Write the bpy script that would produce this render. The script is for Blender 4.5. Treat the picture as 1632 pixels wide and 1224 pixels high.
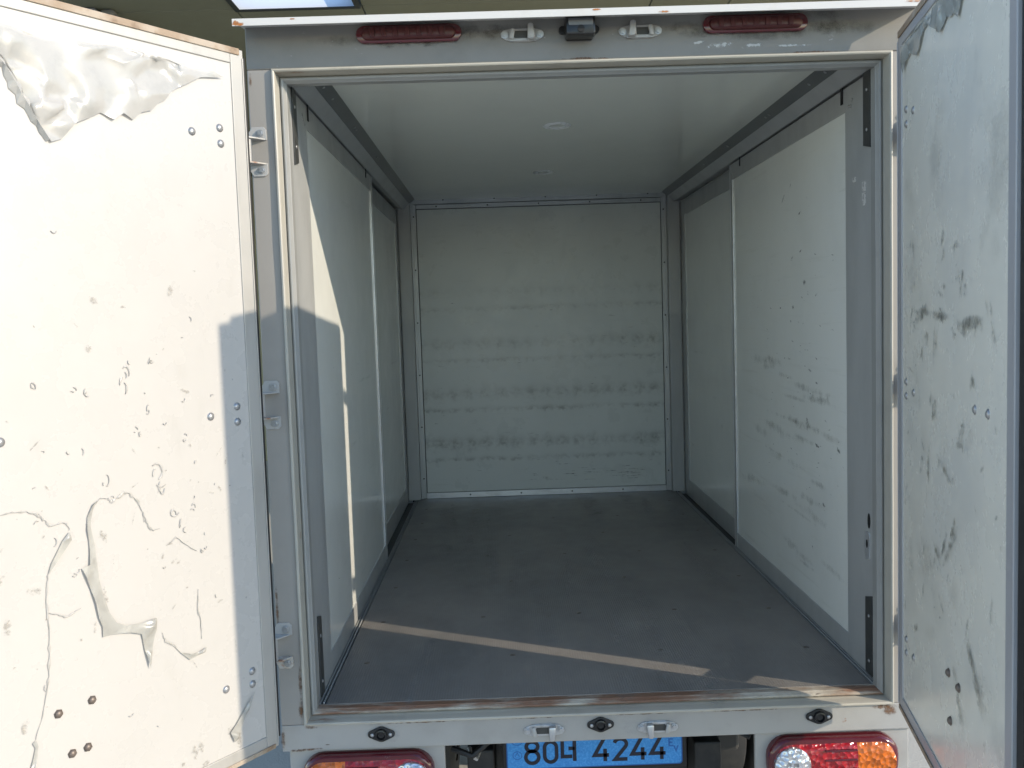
import bpy, bmesh, math, random
from mathutils import Vector, Matrix
from mathutils.geometry import delaunay_2d_cdt
R = math.radians
for o in list(bpy.data.objects): bpy.data.objects.remove(o)
scene = bpy.context.scene
COL = scene.collection
random.seed(7)

# ------------------------------------------------------------------ camera
cd = bpy.data.cameras.new('camera'); cam = bpy.data.objects.new('camera', cd); COL.objects.link(cam)
cd.sensor_width = 36.0; cd.lens = 1445.0/1632.0*36.0; cd.clip_start = 0.02; cd.clip_end = 1000
def cam_axes(pitch, yaw, roll):
    p, y, r = R(pitch), R(yaw), R(roll)
    f = Vector((math.sin(y)*math.cos(p), math.cos(y)*math.cos(p), -math.sin(p)))
    rt = f.cross(Vector((0,0,1))).normalized(); up = rt.cross(f)
    return math.cos(r)*rt+math.sin(r)*up, -math.sin(r)*rt+math.cos(r)*up, f
rt, up, fw = cam_axes(4.156, 0.574, -1.881)
m = Matrix((rt, up, -fw)).transposed().to_4x4(); m.translation = (-0.2358, -2.4168, 1.0222)
cam.matrix_world = m
scene.camera = cam

# ------------------------------------------------------------------ light
SUN = Vector((-1.0, 0.497, -0.437))              # direction the sunlight travels
el = math.asin(-SUN.z/SUN.length); az = math.atan2(-SUN.x, -SUN.y)
w = bpy.data.worlds.new('World'); scene.world = w; w.use_nodes = True
nt = w.node_tree; nt.nodes.clear()
sky = nt.nodes.new('ShaderNodeTexSky'); sky.sky_type = 'NISHITA'; sky.sun_disc = False
sky.sun_elevation = el; sky.sun_rotation = az; sky.air_density = 1.0; sky.dust_density = 0.2; sky.ozone_density = 1.6
bg = nt.nodes.new('ShaderNodeBackground'); bg.inputs['Strength'].default_value = 0.15
wo = nt.nodes.new('ShaderNodeOutputWorld')
nt.links.new(sky.outputs[0], bg.inputs[0]); nt.links.new(bg.outputs[0], wo.inputs[0])
ld = bpy.data.lights.new('sun', 'SUN'); ld.energy = 2.0; ld.angle = R(0.55); ld.color = (1.0, 0.87, 0.70)
sun = bpy.data.objects.new('sun', ld); COL.objects.link(sun)
sun.rotation_euler = SUN.to_track_quat('-Z', 'Y').to_euler(); sun.location = (6, -4, 5)
scene.view_settings.view_transform = 'Standard'; scene.view_settings.look = 'None'
scene.view_settings.gamma = 1; scene.view_settings.use_curve_mapping = False
scene.view_settings.exposure = 1.2
scene.render.engine = 'CYCLES'
scene.cycles.max_bounces = 10; scene.cycles.diffuse_bounces = 6; scene.cycles.transparent_max_bounces = 24

# ------------------------------------------------------------------ materials
def N(t, typ, **kw):
    n = t.nodes.new(typ)
    for k, v in kw.items(): setattr(n, k, v)
    return n
def mat(name, base, rough=.5, metal=0, layers=(), bump=None, spec=.5, coat=0, rough_var=0, alpha=1, trans=0):
    """layers: (colour, stretch xyz, scale, lo, hi, strength) - noise masks mixed over the base"""
    mt = bpy.data.materials.new(name); mt.use_nodes = True; t = mt.node_tree
    b = t.nodes['Principled BSDF']
    b.inputs['Base Color'].default_value = (*base, 1); b.inputs['Roughness'].default_value = rough
    b.inputs['Metallic'].default_value = metal; b.inputs['Specular IOR Level'].default_value = spec
    b.inputs['Coat Weight'].default_value = coat; b.inputs['Coat Roughness'].default_value = .08
    b.inputs['Alpha'].default_value = alpha; b.inputs['Transmission Weight'].default_value = trans
    tc = N(t, 'ShaderNodeTexCoord'); prev = None
    def noise(stretch, scale, detail=6, seed=0):
        mp = N(t, 'ShaderNodeMapping'); mp.inputs['Scale'].default_value = stretch; mp.inputs['Location'].default_value = (seed*3.1, seed*1.7, seed*.9)
        t.links.new(tc.outputs['Object'], mp.inputs[0])
        n = N(t, 'ShaderNodeTexNoise'); n.inputs['Scale'].default_value = scale; n.inputs['Detail'].default_value = detail; n.inputs['Roughness'].default_value = .62
        t.links.new(mp.outputs[0], n.inputs['Vector']); return n.outputs['Fac']
    for i, (c, st, sc, lo, hi, s) in enumerate(layers):
        f = noise(st, sc, 8, i+1)
        mr = N(t, 'ShaderNodeMapRange'); mr.interpolation_type = 'SMOOTHSTEP'
        mr.inputs[1].default_value = lo; mr.inputs[2].default_value = hi; mr.inputs[3].default_value = 0; mr.inputs[4].default_value = s
        t.links.new(f, mr.inputs[0])
        mx = N(t, 'ShaderNodeMix', data_type='RGBA')
        t.links.new(mr.outputs[0], mx.inputs[0])
        if prev: t.links.new(prev, mx.inputs[6])
        else: mx.inputs[6].default_value = (*base, 1)
        mx.inputs[7].default_value = (*c, 1); prev = mx.outputs[2]
    if prev: t.links.new(prev, b.inputs['Base Color'])
    if rough_var:
        f = noise((1,1,1), 9, 5, 9); mr = N(t, 'ShaderNodeMapRange')
        mr.inputs[1].default_value = .3; mr.inputs[2].default_value = .7
        mr.inputs[3].default_value = max(.02, rough-rough_var); mr.inputs[4].default_value = rough+rough_var
        t.links.new(f, mr.inputs[0]); t.links.new(mr.outputs[0], b.inputs['Roughness'])
    if bump:
        st, sc, strength, dist = bump
        f = noise(st, sc, 3, 5); bp = N(t, 'ShaderNodeBump'); bp.inputs['Strength'].default_value = strength; bp.inputs['Distance'].default_value = dist
        t.links.new(f, bp.inputs['Height']); t.links.new(bp.outputs[0], b.inputs['Normal'])
    return mt
GR = (.30,.30,.27); RUST = (.23,.09,.035)
M = {}
M['frame'] = mat('grey_frame_paint', (.305,.285,.258), .42, 0, [((.24,.225,.20), (1,1,1), 5, .45,.75,.5), ((.28,.24,.2),(1,1,.4),22,.63,.75,.5)], ((1,1,1),260,.08,.002), rough_var=.08)
M['header'] = mat('shaded_header_paint', (.215,.205,.185), .45, 0, [((.15,.145,.13),(1,1,1),6,.4,.75,.55), ((.45,.45,.44),(1,1,2),30,.66,.74,.5)], ((1,1,1),200,.1,.002), rough_var=.08)  # base kept darker to include the shade under the roof lip
M['bead'] = mat('cream_bead_paint', (.42,.40,.345), .38, 0, [((.36,.34,.29),(1,1,1),9,.45,.72,.6), (RUST,(1,1,1),14,.66,.74,.5)], rough_var=.08)
M['bead_bottom'] = mat('rusty_bead_paint', (.50,.46,.38), .5, 0, [((.26,.22,.17),(1,1,1),10,.40,.65,.75), ((.20,.085,.04),(.35,2,3),6,.43,.56,.9), ((.10,.07,.05),(1,3,4),26,.58,.68,.8)], ((1,1,1),120,.4,.002))
M['bead_top'] = mat('worn_bead_paint', (.46,.43,.36), .36, 0, [((.30,.27,.22),(.4,1,1),6,.52,.68,.7), (RUST,(.6,2,2),6,.62,.68,.7)])
M['bead_grey'] = mat('grey_bead_paint', (.31,.31,.295), .34, 0, [((.26,.26,.245),(1,1,1),9,.45,.72,.6), ((.18,.15,.11),(1,1,1),16,.66,.75,.5)], rough_var=.07)
M['sill'] = mat('sill_paint', (.355,.345,.325), .42, 0, [((.27,.26,.235),(1,1,1),6,.45,.75,.5), (RUST,(1,1,1),17,.70,.75,.7)], ((1,1,1),220,.08,.002), rough_var=.06)
M['lip'] = mat('white_lip_paint', (.60,.58,.545), .4, 0, [((.5,.45,.38),(1,1,1),8,.55,.75,.4), ((.45,.17,.05),(1,1,1),11,.70,.74,.8)])
M['rust'] = mat('rust', (.36,.13,.04), .85, 0, [((.16,.06,.03),(1,1,1),60,.4,.6,.7)], ((1,1,1),200,.5,.002))
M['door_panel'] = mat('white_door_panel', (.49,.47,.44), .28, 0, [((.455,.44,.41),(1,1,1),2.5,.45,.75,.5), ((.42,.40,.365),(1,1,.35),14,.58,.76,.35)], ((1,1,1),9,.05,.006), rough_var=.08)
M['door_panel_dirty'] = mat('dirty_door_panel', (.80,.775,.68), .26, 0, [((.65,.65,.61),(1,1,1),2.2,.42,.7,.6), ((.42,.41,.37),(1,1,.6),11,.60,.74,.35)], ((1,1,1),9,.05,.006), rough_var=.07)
M['door_edge'] = mat('door_edge_aluminium', (.41,.395,.365), .42, .15, [((.31,.295,.265),(1,1,.3),9,.45,.7,.5)], rough_var=.08)
M['door_edge_dark'] = mat('door_edge_dull_aluminium', (.42,.42,.43), .4, .15, [((.33,.33,.34),(1,1,.3),9,.45,.7,.5)])
M['brown_seal'] = mat('dirty_brown_seal', (.30,.22,.15), .65, 0, [((.42,.36,.29),(1,1,1),12,.45,.65,.7), ((.16,.10,.06),(1,1,1),30,.55,.7,.6)])
M['rubber'] = mat('black_rubber', (.012,.012,.013), .55, 0, [((.03,.03,.03),(1,1,1),30,.5,.7,.6)])
M['wall'] = mat('coated_side_panel', (.83,.84,.79), .13, 0, [((.76,.77,.72),(1,1,1),2.5,.42,.72,.6), ((.64,.64,.585),(1,.35,7),5,.56,.76,.45), ((.30,.30,.27),(1,1.2,7),16,.66,.76,.4)], ((1,1,1),5,.05,.01), rough_var=.05)
M['wall_clean'] = mat('coated_side_panel_clean', (.80,.81,.765), .13, 0, [((.73,.74,.70),(1,1,1),2.5,.42,.72,.6), ((.44,.45,.41),(1,.4,5),6,.62,.78,.35)], ((1,1,1),5,.05,.01), rough_var=.05)
M['ceil'] = mat('glossy_ceiling_panel', (.78,.795,.72), .10, 0, [((.71,.725,.655),(1,.6,1),2.2,.4,.7,.5)], ((1,1,1),3,.05,.01), rough_var=.03, spec=.7)
M['alu'] = mat('dull_grey_aluminium', (.44,.445,.435), .36, .12, [((.35,.355,.345),(1,1,.3),7,.42,.7,.55), ((.48,.48,.48),(1,1,1),40,.68,.75,.4)], rough_var=.07)
M['cove'] = mat('dark_cove_trim', (.15,.155,.15), .32, .2, [((.10,.10,.10),(1,.4,1),6,.4,.7,.5)])
M['alu_light'] = mat('pale_aluminium_trim', (.46,.475,.475), .36, .35, [((.33,.34,.34),(1,1,.4),8,.45,.7,.55)], rough_var=.07)
M['alu_bright'] = mat('bright_aluminium', (.74,.75,.76), .28, .6, [((.5,.5,.5),(.4,1,1),14,.45,.65,.5)])
M['dark_plate'] = mat('dark_steel_plate', (.07,.072,.07), .4, .4, [((.12,.12,.115),(1,1,1),20,.5,.7,.5)])
M['zinc'] = mat('zinc_plated_steel', (.52,.53,.54), .34, .75, [((.32,.31,.29),(1,1,1),40,.48,.68,.6)])
M['hinge'] = mat('painted_hinge', (.40,.395,.38), .42, .1, [((.30,.28,.25),(1,1,1),35,.5,.7,.5), (RUST,(1,1,1),45,.63,.70,.7)])
M['hinge_rust'] = mat('rusty_hinge', (.44,.42,.38), .55, .1, [((.26,.11,.05),(1,1,1),28,.42,.58,.85)])
M['rivet'] = mat('aluminium_rivet', (.42,.42,.42), .35, .6)
M['bolt'] = mat('dark_bolt', (.16,.13,.11), .45, .3, [((.2,.15,.12),(1,1,1),90,.5,.65,.6)])
M['black'] = mat('black_plastic', (.01,.01,.011), .28)
M['dark'] = mat('dark_recess', (.008,.008,.008), .7)
M['under'] = mat('underbody_black', (.018,.018,.018), .6, 0, [((.05,.045,.04),(1,1,1),8,.5,.7,.7)])
M['under_grey'] = mat('underbody_grey', (.07,.07,.066), .5, .3, [((.07,.065,.06),(1,1,1),10,.45,.65,.7)])
M['tyre'] = mat('tyre_rubber', (.02,.02,.02), .75, 0, [((.05,.047,.042),(1,1,1),6,.45,.7,.7)])
M['skin'] = mat('white_body_skin', (.66,.66,.64), .35, 0, [((.5,.5,.48),(1,1,1),3,.5,.7,.4)])
M['sticker'] = mat('worn_sticker', (.62,.61,.58), .55, 0, [((.25,.24,.24),(1,1,1),120,.5,.58,.75)])
M['film'] = mat('torn_protective_film', (.47,.455,.425), .22, 0, [((.39,.385,.36),(1,1,1),22,.45,.68,.6)], alpha=.86, spec=.6)
M['film_flap'] = mat('folded_torn_film', (.40,.39,.355), .24, 0, [((.30,.29,.26),(1,1,1),30,.42,.66,.6), ((.55,.54,.50),(1,1,1),14,.52,.7,.6)], alpha=.9, spec=.6)
M['film_grey'] = mat('grey_torn_film', (.36,.38,.36), .2, 0, [((.27,.28,.26),(1,1,1),25,.45,.68,.6)], alpha=.88, spec=.6)
M['film_edge'] = mat('film_edge', (.40,.385,.35), .35, 0, [((.48,.46,.43),(1,1,1),30,.42,.56,.9)], alpha=.9)
M['residue'] = mat('white_glue_residue', (.88,.89,.87), .5, 0, [((.5,.5,.47),(1,1,1),60,.5,.62,.7)])

def floor_mat():
    mt = mat('grey_antislip_floor', (.245,.225,.205), .42, 0, [((.165,.155,.145),(1,.5,1),2.4,.36,.66,.9), ((.31,.285,.255),(1,.7,1),6,.56,.76,.45), ((.14,.13,.12),(2,1,1),22,.62,.75,.4), ((.32,.295,.27),(12,.6,1),20,.55,.75,.3)], rough_var=.07)
    t = mt.node_tree; b = t.nodes['Principled BSDF']
    tc = N(t, 'ShaderNodeTexCoord')
    wv = N(t, 'ShaderNodeTexWave', bands_direction='X'); wv.inputs['Scale'].default_value = 42; wv.inputs['Distortion'].default_value = .3
    wv2 = N(t, 'ShaderNodeTexWave', bands_direction='Y'); wv2.inputs['Scale'].default_value = 42; wv2.inputs['Distortion'].default_value = .3
    t.links.new(tc.outputs['Object'], wv.inputs[0]); t.links.new(tc.outputs['Object'], wv2.inputs[0])
    ad = N(t, 'ShaderNodeMath', operation='ADD'); t.links.new(wv.outputs['Fac'], ad.inputs[0]); t.links.new(wv2.outputs['Fac'], ad.inputs[1])
    bp = N(t, 'ShaderNodeBump'); bp.inputs['Strength'].default_value = .35; bp.inputs['Distance'].default_value = .0008
    t.links.new(ad.outputs[0], bp.inputs['Height']); t.links.new(bp.outputs[0], b.inputs['Normal'])
    return mt
M['floor'] = floor_mat()

def mathn(t, op, a, b=None, c=None, clamp=False):
    n = N(t, 'ShaderNodeMath', operation=op); n.use_clamp = clamp
    for i, v in enumerate((a, b, c)):
        if v is None: continue
        if isinstance(v, (int, float)): n.inputs[i].default_value = v
        else: t.links.new(v, n.inputs[i])
    return n.outputs[0]
def bulk_mat():
    """front bulkhead: off-white sheet with rows of rubbed grey spots left by stacked crates"""
    mt = mat('bulkhead_sheet', (.66,.68,.645), .3, 0, [((.58,.60,.565),(1,1,1),2.2,.4,.7,.6), ((.50,.515,.48),(1.2,1,9),4,.58,.80,.4)], ((1,1,1),4,.05,.01), rough_var=.06)
    t = mt.node_tree; b = t.nodes['Principled BSDF']
    src = b.inputs['Base Color'].links[0].from_socket
    g = N(t, 'ShaderNodeNewGeometry'); s = N(t, 'ShaderNodeSeparateXYZ'); t.links.new(g.outputs['Position'], s.inputs[0])
    X, Zc = s.outputs[0], s.outputs[2]
    nz = N(t, 'ShaderNodeTexNoise'); nz.inputs['Scale'].default_value = 7; nz.inputs['Detail'].default_value = 5; t.links.new(g.outputs['Position'], nz.inputs['Vector'])
    fine = N(t, 'ShaderNodeTexNoise'); fine.inputs['Scale'].default_value = 45; fine.inputs['Detail'].default_value = 6; t.links.new(g.outputs['Position'], fine.inputs['Vector'])
    jx = mathn(t, 'MULTIPLY_ADD', nz.outputs['Fac'], .05, X)
    jz = mathn(t, 'MULTIPLY_ADD', fine.outputs['Fac'], .05, mathn(t, 'MULTIPLY_ADD', nz.outputs['Fac'], .03, Zc))
    fx = mathn(t, 'SUBTRACT', mathn(t, 'FRACT', mathn(t, 'DIVIDE', jx, .092)), .5)
    gx = mathn(t, 'POWER', 2.718, mathn(t, 'MULTIPLY', mathn(t, 'MULTIPLY', fx, fx), -8))
    tot = None
    for z, wd, a in ((1.185,.028,.35),(1.087,.013,.75),(.882,.030,.8),(.783,.012,.8),(.586,.032,.9),(.488,.012,.95),(.291,.030,.9),(.192,.012,.8)):
        d = mathn(t, 'SUBTRACT', jz, z+.04)
        gz = mathn(t, 'MULTIPLY', mathn(t, 'POWER', 2.718, mathn(t, 'MULTIPLY', mathn(t, 'MULTIPLY', d, d), -1/(wd*wd))), a)
        tot = gz if tot is None else mathn(t, 'ADD', tot, gz)
    m2 = mathn(t, 'MULTIPLY', tot, mathn(t, 'MULTIPLY_ADD', gx, .72, .28))
    br = N(t, 'ShaderNodeMapRange'); br.inputs[1].default_value = .38; br.inputs[2].default_value = .62; br.inputs[3].default_value = .25; br.inputs[4].default_value = 1; t.links.new(fine.outputs['Fac'], br.inputs[0])
    n3 = N(t, 'ShaderNodeTexNoise'); n3.inputs['Scale'].default_value = 2.3; t.links.new(g.outputs['Position'], n3.inputs['Vector'])
    br2 = N(t, 'ShaderNodeMapRange'); br2.inputs[1].default_value = .35; br2.inputs[2].default_value = .6; br2.inputs[3].default_value = .45; br2.inputs[4].default_value = 1; t.links.new(n3.outputs['Fac'], br2.inputs[0])
    fac = mathn(t, 'MULTIPLY', mathn(t, 'MULTIPLY', m2, mathn(t, 'MULTIPLY', br.outputs[0], br2.outputs[0])), 0.72, clamp=True)
    mx = N(t, 'ShaderNodeMix', data_type='RGBA'); t.links.new(fac, mx.inputs[0]); t.links.new(src, mx.inputs[6]); mx.inputs[7].default_value = (.17,.17,.15,1)
    t.links.new(mx.outputs[2], b.inputs['Base Color'])
    return mt
M['bulk'] = bulk_mat()

def scuff_mat(name, col, lo=.42, hi=.62, strength=.85, nscale=55):
    """rubbed-on dirt: each mark is a small patch whose edge breaks up with noise"""
    mt = bpy.data.materials.new(name); mt.use_nodes = True; t = mt.node_tree; b = t.nodes['Principled BSDF']
    b.inputs['Base Color'].default_value = (*col, 1); b.inputs['Roughness'].default_value = .55
    uv = N(t, 'ShaderNodeTexCoord'); s = N(t, 'ShaderNodeSeparateXYZ'); t.links.new(uv.outputs['UV'], s.inputs[0])
    u = mathn(t, 'MULTIPLY_ADD', s.outputs[0], 2, -1); v = mathn(t, 'MULTIPLY_ADD', s.outputs[1], 2, -1)
    r2 = mathn(t, 'ADD', mathn(t, 'MULTIPLY', u, u), mathn(t, 'MULTIPLY', v, v))
    fall = mathn(t, 'SUBTRACT', 1, r2, clamp=True)
    nz = N(t, 'ShaderNodeTexNoise'); nz.inputs['Scale'].default_value = nscale; nz.inputs['Detail'].default_value = 7; nz.inputs['Roughness'].default_value = .7
    t.links.new(uv.outputs['Object'], nz.inputs['Vector'])
    q = mathn(t, 'MULTIPLY_ADD', fall, .35, mathn(t, 'SUBTRACT', nz.outputs['Fac'], .25))
    mr = N(t, 'ShaderNodeMapRange', interpolation_type='SMOOTHSTEP'); mr.inputs[1].default_value = lo; mr.inputs[2].default_value = hi; mr.inputs[3].default_value = 0; mr.inputs[4].default_value = strength
    t.links.new(q, mr.inputs[0])
    t.links.new(mathn(t, 'MULTIPLY', mr.outputs[0], mathn(t, 'MULTIPLY', fall, 3, clamp=True)), b.inputs['Alpha'])
    return mt
M['scuff'] = scuff_mat('grey_scuff', (.26,.255,.22), .44, .80, .65, 40)
M['scuff_dark'] = scuff_mat('dark_scuff', (.13,.125,.11), .43, .66, .62, 90)
M['scuff_pale'] = scuff_mat('pale_chip', (.38,.355,.31), .46, .70, .6, 110)
M['chip_edge'] = mat('curled_chip_edge', (.43,.41,.38), .4, 0, [((.49,.47,.44),(1,1,1),60,.42,.55,.9)])

def lens_mat(name, col, em=0, rough=.12):
    mt = mat(name, col, rough, 0, coat=.5, spec=.4); t = mt.node_tree; b = t.nodes['Principled BSDF']
    tc = N(t, 'ShaderNodeTexCoord'); vo = N(t, 'ShaderNodeTexVoronoi'); vo.inputs['Scale'].default_value = 70
    t.links.new(tc.outputs['Object'], vo.inputs['Vector'])
    bp = N(t, 'ShaderNodeBump'); bp.inputs['Strength'].default_value = .9; bp.inputs['Distance'].default_value = .006
    t.links.new(vo.outputs['Distance'], bp.inputs['Height']); t.links.new(bp.outputs[0], b.inputs['Normal'])
    mr = N(t, 'ShaderNodeMix', data_type='RGBA'); t.links.new(vo.outputs['Color'], mr.inputs[0])
    mr.inputs[6].default_value = (*[c*.35 for c in col], 1); mr.inputs[7].default_value = (*[min(1, c*1.25) for c in col], 1)
    t.links.new(mr.outputs[2], b.inputs['Base Color'])
    return mt
M['lens_red'] = lens_mat('red_lens', (.36,.006,.012)); M['lens_amber'] = lens_mat('amber_lens', (.60,.13,.004)); M['lens_clear'] = lens_mat('clear_reverse_lens', (.62,.64,.68), rough=.08)
M['lens_clear'].node_tree.nodes['Principled BSDF'].inputs['Metallic'].default_value = .7
M['lamp_rim'] = mat('dark_red_lamp_rim', (.085,.004,.009), .18, 0, coat=.6)
M['marker_red'] = mat('faded_red_marker_lens', (.06,.007,.008), .35, 0, [((.07,.012,.012),(1,1,1),40,.45,.65,.7)], ((12,1,1),9,.3,.004))
def plate_mat():
    mt = mat('blue_plate', (.035,.24,.60), .35, 0, [((.10,.38,.75),(1,1,1),160,.45,.62,.6), ((.02,.16,.48),(1,1,2),24,.5,.7,.5)])
    return mt
M['plate'] = plate_mat(); M['plate_rim'] = mat('plate_rim_blue', (.015,.10,.33), .35); M['plate_mark'] = mat('plate_mark_blue', (.02,.13,.42), .4)
M['plate_ink'] = mat('plate_ink', (.006,.008,.02), .4)
M['ground'] = mat('concrete_yard', (.46,.45,.415), .85, 0, [((.36,.355,.33),(1,1,1),.7,.4,.7,.6), ((.52,.51,.48),(1,1,1),6,.5,.75,.5), ((.14,.135,.13),(1,1,1),3,.66,.75,.5)], ((1,1,1),90,.4,.006))
M['can_panel'] = mat('olive_canopy_sheet', (.27,.255,.16), .55, 0, [((.22,.208,.13),(1,.4,1),1.2,.4,.7,.6)], rough_var=.06)
M['can_beam'] = mat('canopy_beam_paint', (.26,.25,.21), .5, 0, [((.19,.18,.16),(1,1,1),3,.4,.7,.5)])
M['can_col'] = mat('grey_column_paint', (.27,.27,.26), .5, 0, [((.2,.2,.19),(1,1,.3),3,.4,.7,.5)])
M['sky_frame'] = mat('dark_skylight_frame', (.03,.035,.035), .4)
M['sky_pane'] = bpy.data.materials.new('frosted_skylight_pane'); M['sky_pane'].use_nodes = True
_t = M['sky_pane'].node_tree; _b = _t.nodes['Principled BSDF']; _b.inputs['Roughness'].default_value = .3; _b.inputs['Base Color'].default_value = (.8,.85,.88,1)
_tr = N(_t, 'ShaderNodeBsdfTranslucent'); _tr.inputs[0].default_value = (.93,.96,.98,1); _mx = N(_t, 'ShaderNodeMixShader'); _mx.inputs[0].default_value = .9
_t.links.new(_b.outputs[0], _mx.inputs[1]); _t.links.new(_tr.outputs[0], _mx.inputs[2]); _t.links.new(_mx.outputs[0], _t.nodes['Material Output'].inputs[0])

# ------------------------------------------------------------------ mesh helpers
LOC = {}
class MB:
    def __init__(s): s.bm = bmesh.new(); s.uvl = None
    def box(s, x0, x1, y0, y1, z0, z1, f=None):
        P = [(x,y,z) for x in (x0,x1) for y in (y0,y1) for z in (z0,z1)]
        v = [s.bm.verts.new(f(*p) if f else p) for p in P]
        for q in ((0,1,3,2),(4,6,7,5),(0,4,5,1),(2,3,7,6),(0,2,6,4),(1,5,7,3)): s.bm.faces.new([v[i] for i in q])
        return s
    def prism(s, pts, a0, a1, f):
        """closed 2-D outline pts, extruded from a0 to a1; f(u,v,a) -> point"""
        A = [s.bm.verts.new(f(u,v,a0)) for u,v in pts]; B = [s.bm.verts.new(f(u,v,a1)) for u,v in pts]
        s.bm.faces.new(A); s.bm.faces.new(B[::-1]); n = len(pts)
        for i in range(n): s.bm.faces.new((A[i],B[i],B[(i+1)%n],A[(i+1)%n]))
        return s
    def rings(s, rings, close=True, cap=True):
        V = [[s.bm.verts.new(p) for p in r] for r in rings]; n = len(V[0])
        for a, b in zip(V, V[1:]):
            for i in range(n if close else n-1): s.bm.faces.new((a[i], a[(i+1)%n], b[(i+1)%n], b[i]))
        if cap and close: s.bm.faces.new(V[0][::-1]); s.bm.faces.new(V[-1])
        return s
    def tube(s, path, r, n=10):
        rg = []
        for i, p in enumerate(path):
            p = Vector(p); d = (Vector(path[min(i+1, len(path)-1)])-Vector(path[max(i-1,0)])).normalized()
            a = d.orthogonal().normalized() if i == 0 else (a-d*a.dot(d)).normalized(); b = d.cross(a)
            rr = r[i] if isinstance(r, (list,tuple)) else r
            rg.append([p+rr*(math.cos(t)*a+math.sin(t)*b) for t in [2*math.pi*k/n for k in range(n)]])
        return s.rings(rg)
    def cyl(s, c, d, r, h, n=16, r2=None):
        c = Vector(c); d = Vector(d).normalized(); return s.tube([c, c+d*h], [r, r if r2 is None else r2], n)
    def dome(s, c, d, r, h, n=14, k=4):
        c = Vector(c); d = Vector(d).normalized(); a = d.orthogonal().normalized(); b = d.cross(a); rg = []
        for i in range(k+1):
            t = i/k*math.pi/2*.97; rr = r*math.cos(t); hh = h*math.sin(t)
            rg.append([c+d*hh+rr*(math.cos(q)*a+math.sin(q)*b) for q in [2*math.pi*j/n for j in range(n)]])
        return s.rings(rg)
    def quad_uv(s, pts):
        if s.uvl is None: s.uvl = s.bm.loops.layers.uv.new('UVMap')
        f = s.bm.faces.new([s.bm.verts.new(p) for p in pts])
        for l, c in zip(f.loops, ((0,0),(1,0),(1,1),(0,1))): l[s.uvl].uv = c
        return s
    def build(s, name, m, parent=None, bevel=0, smooth=False, kind=None, label=None, seg=2):
        bmesh.ops.recalc_face_normals(s.bm, faces=s.bm.faces) if s.uvl is None else None
        if bevel:
            ed = [e for e in s.bm.edges if len(e.link_faces) == 2 and e.calc_face_angle(0) > .5]
            bmesh.ops.bevel(s.bm, geom=ed, offset=bevel, segments=seg, affect='EDGES', profile=.5, clamp_overlap=True)
        co = [v.co for v in s.bm.verts]
        c = Vector([(min(q[i] for q in co)+max(q[i] for q in co))/2 for i in range(3)])
        for v in s.bm.verts: v.co -= c
        me = bpy.data.meshes.new(name); s.bm.to_mesh(me); s.bm.free()
        if smooth:
            me.shade_smooth()
            try: me.set_sharp_from_angle(angle=R(35))
            except Exception: pass
        me.materials.append(m)
        return put(name, me, c, parent, None, kind, label)
def put(name, me, loc, parent=None, rot=None, kind=None, label=None):
    o = bpy.data.objects.new(name, me); COL.objects.link(o)
    loc = Vector(loc); o.location = loc; LOC[o] = loc
    if rot: o.rotation_euler = rot
    if parent: o.parent = parent; o.matrix_parent_inverse = Matrix.Translation(-LOC[parent])
    if kind: o['kind'] = kind
    if label: o['label'] = label
    return o
def box(name, m, parent, x0, x1, y0, y1, z0, z1, bevel=.0015, **k):
    return MB().box(x0,x1,y0,y1,z0,z1).build(name, m, parent, bevel, **k)
def thing(name, loc, label, cat, group=None):
    o = put(name, None, loc); o.empty_display_size = .2; o['label'] = label; o['category'] = cat
    if group: o['group'] = group
    return o
def mesh_only(mb, m, smooth=True):
    me = bpy.data.meshes.new('shared'); mb.bm.to_mesh(me); mb.bm.free(); me.materials.append(m)
    if smooth: me.shade_smooth()
    return me

GZ = -0.80
# ------------------------------------------------------------------ setting
g = MB(); n = 24
gv = [[g.bm.verts.new((-150+300*i/n, -150+300*j/n, GZ)) for j in range(n+1)] for i in range(n+1)]
for i in range(n):
    for j in range(n): g.bm.faces.new((gv[i][j], gv[i+1][j], gv[i+1][j+1], gv[i][j+1]))
g.build('ground', M['ground'], kind='structure')

can = thing('canopy', (0, 7, GZ), 'dark olive canopy roof with skylights above and behind the cargo box', 'canopy')
CZ = 3.0
xs = [-7.0, -5.2, -3.5, -1.83, -1.04, .79, 1.30, 3.0, 4.8, 6.6]; ys = [2.0, 3.42, 5.0, 6.6, 8.2, 9.8]
for i in range(len(xs)-1):
    for j in range(len(ys)-1):
        x0, x1, y0, y1 = xs[i]+.004, xs[i+1]-.004, ys[j]+.004, ys[j+1]-.004
        if j == 0 and i in (3, 5):
            fr = MB(); e = .035
            fr.box(x0,x0+e,y0,y1,CZ-.02,CZ+.06); fr.box(x1-e,x1,y0,y1,CZ-.02,CZ+.06); fr.box(x0+e,x1-e,y0,y0+e,CZ-.02,CZ+.06); fr.box(x0+e,x1-e,y1-e,y1,CZ-.02,CZ+.06)
            sk = fr.build('skylight', M['sky_frame'], can, .003)
            pn = MB(); pn.bm.faces.new([pn.bm.verts.new(q) for q in ((x0+e-.005,y0+e-.005,CZ-.014),(x1-e+.005,y0+e-.005,CZ-.014),(x1-e+.005,y1-e+.005,CZ-.014),(x0+e-.005,y1-e+.005,CZ-.014))]); pn.build('pane', M['sky_pane'], sk)
        else:
            box('ceiling_panel', M['can_panel'], can, x0, x1, y0, y1, CZ, CZ+.05, .004)
for y in (5.0, 8.2): box('beam', M['can_beam'], can, -7, 6.6, y-.06, y+.06, CZ+.051, CZ+.25, .004)
for x in (-6.4, 6.0): box('beam', M['can_beam'], can, x-.06, x+.06, 2.0, 9.8, CZ+.252, CZ+.42, .004)
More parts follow.
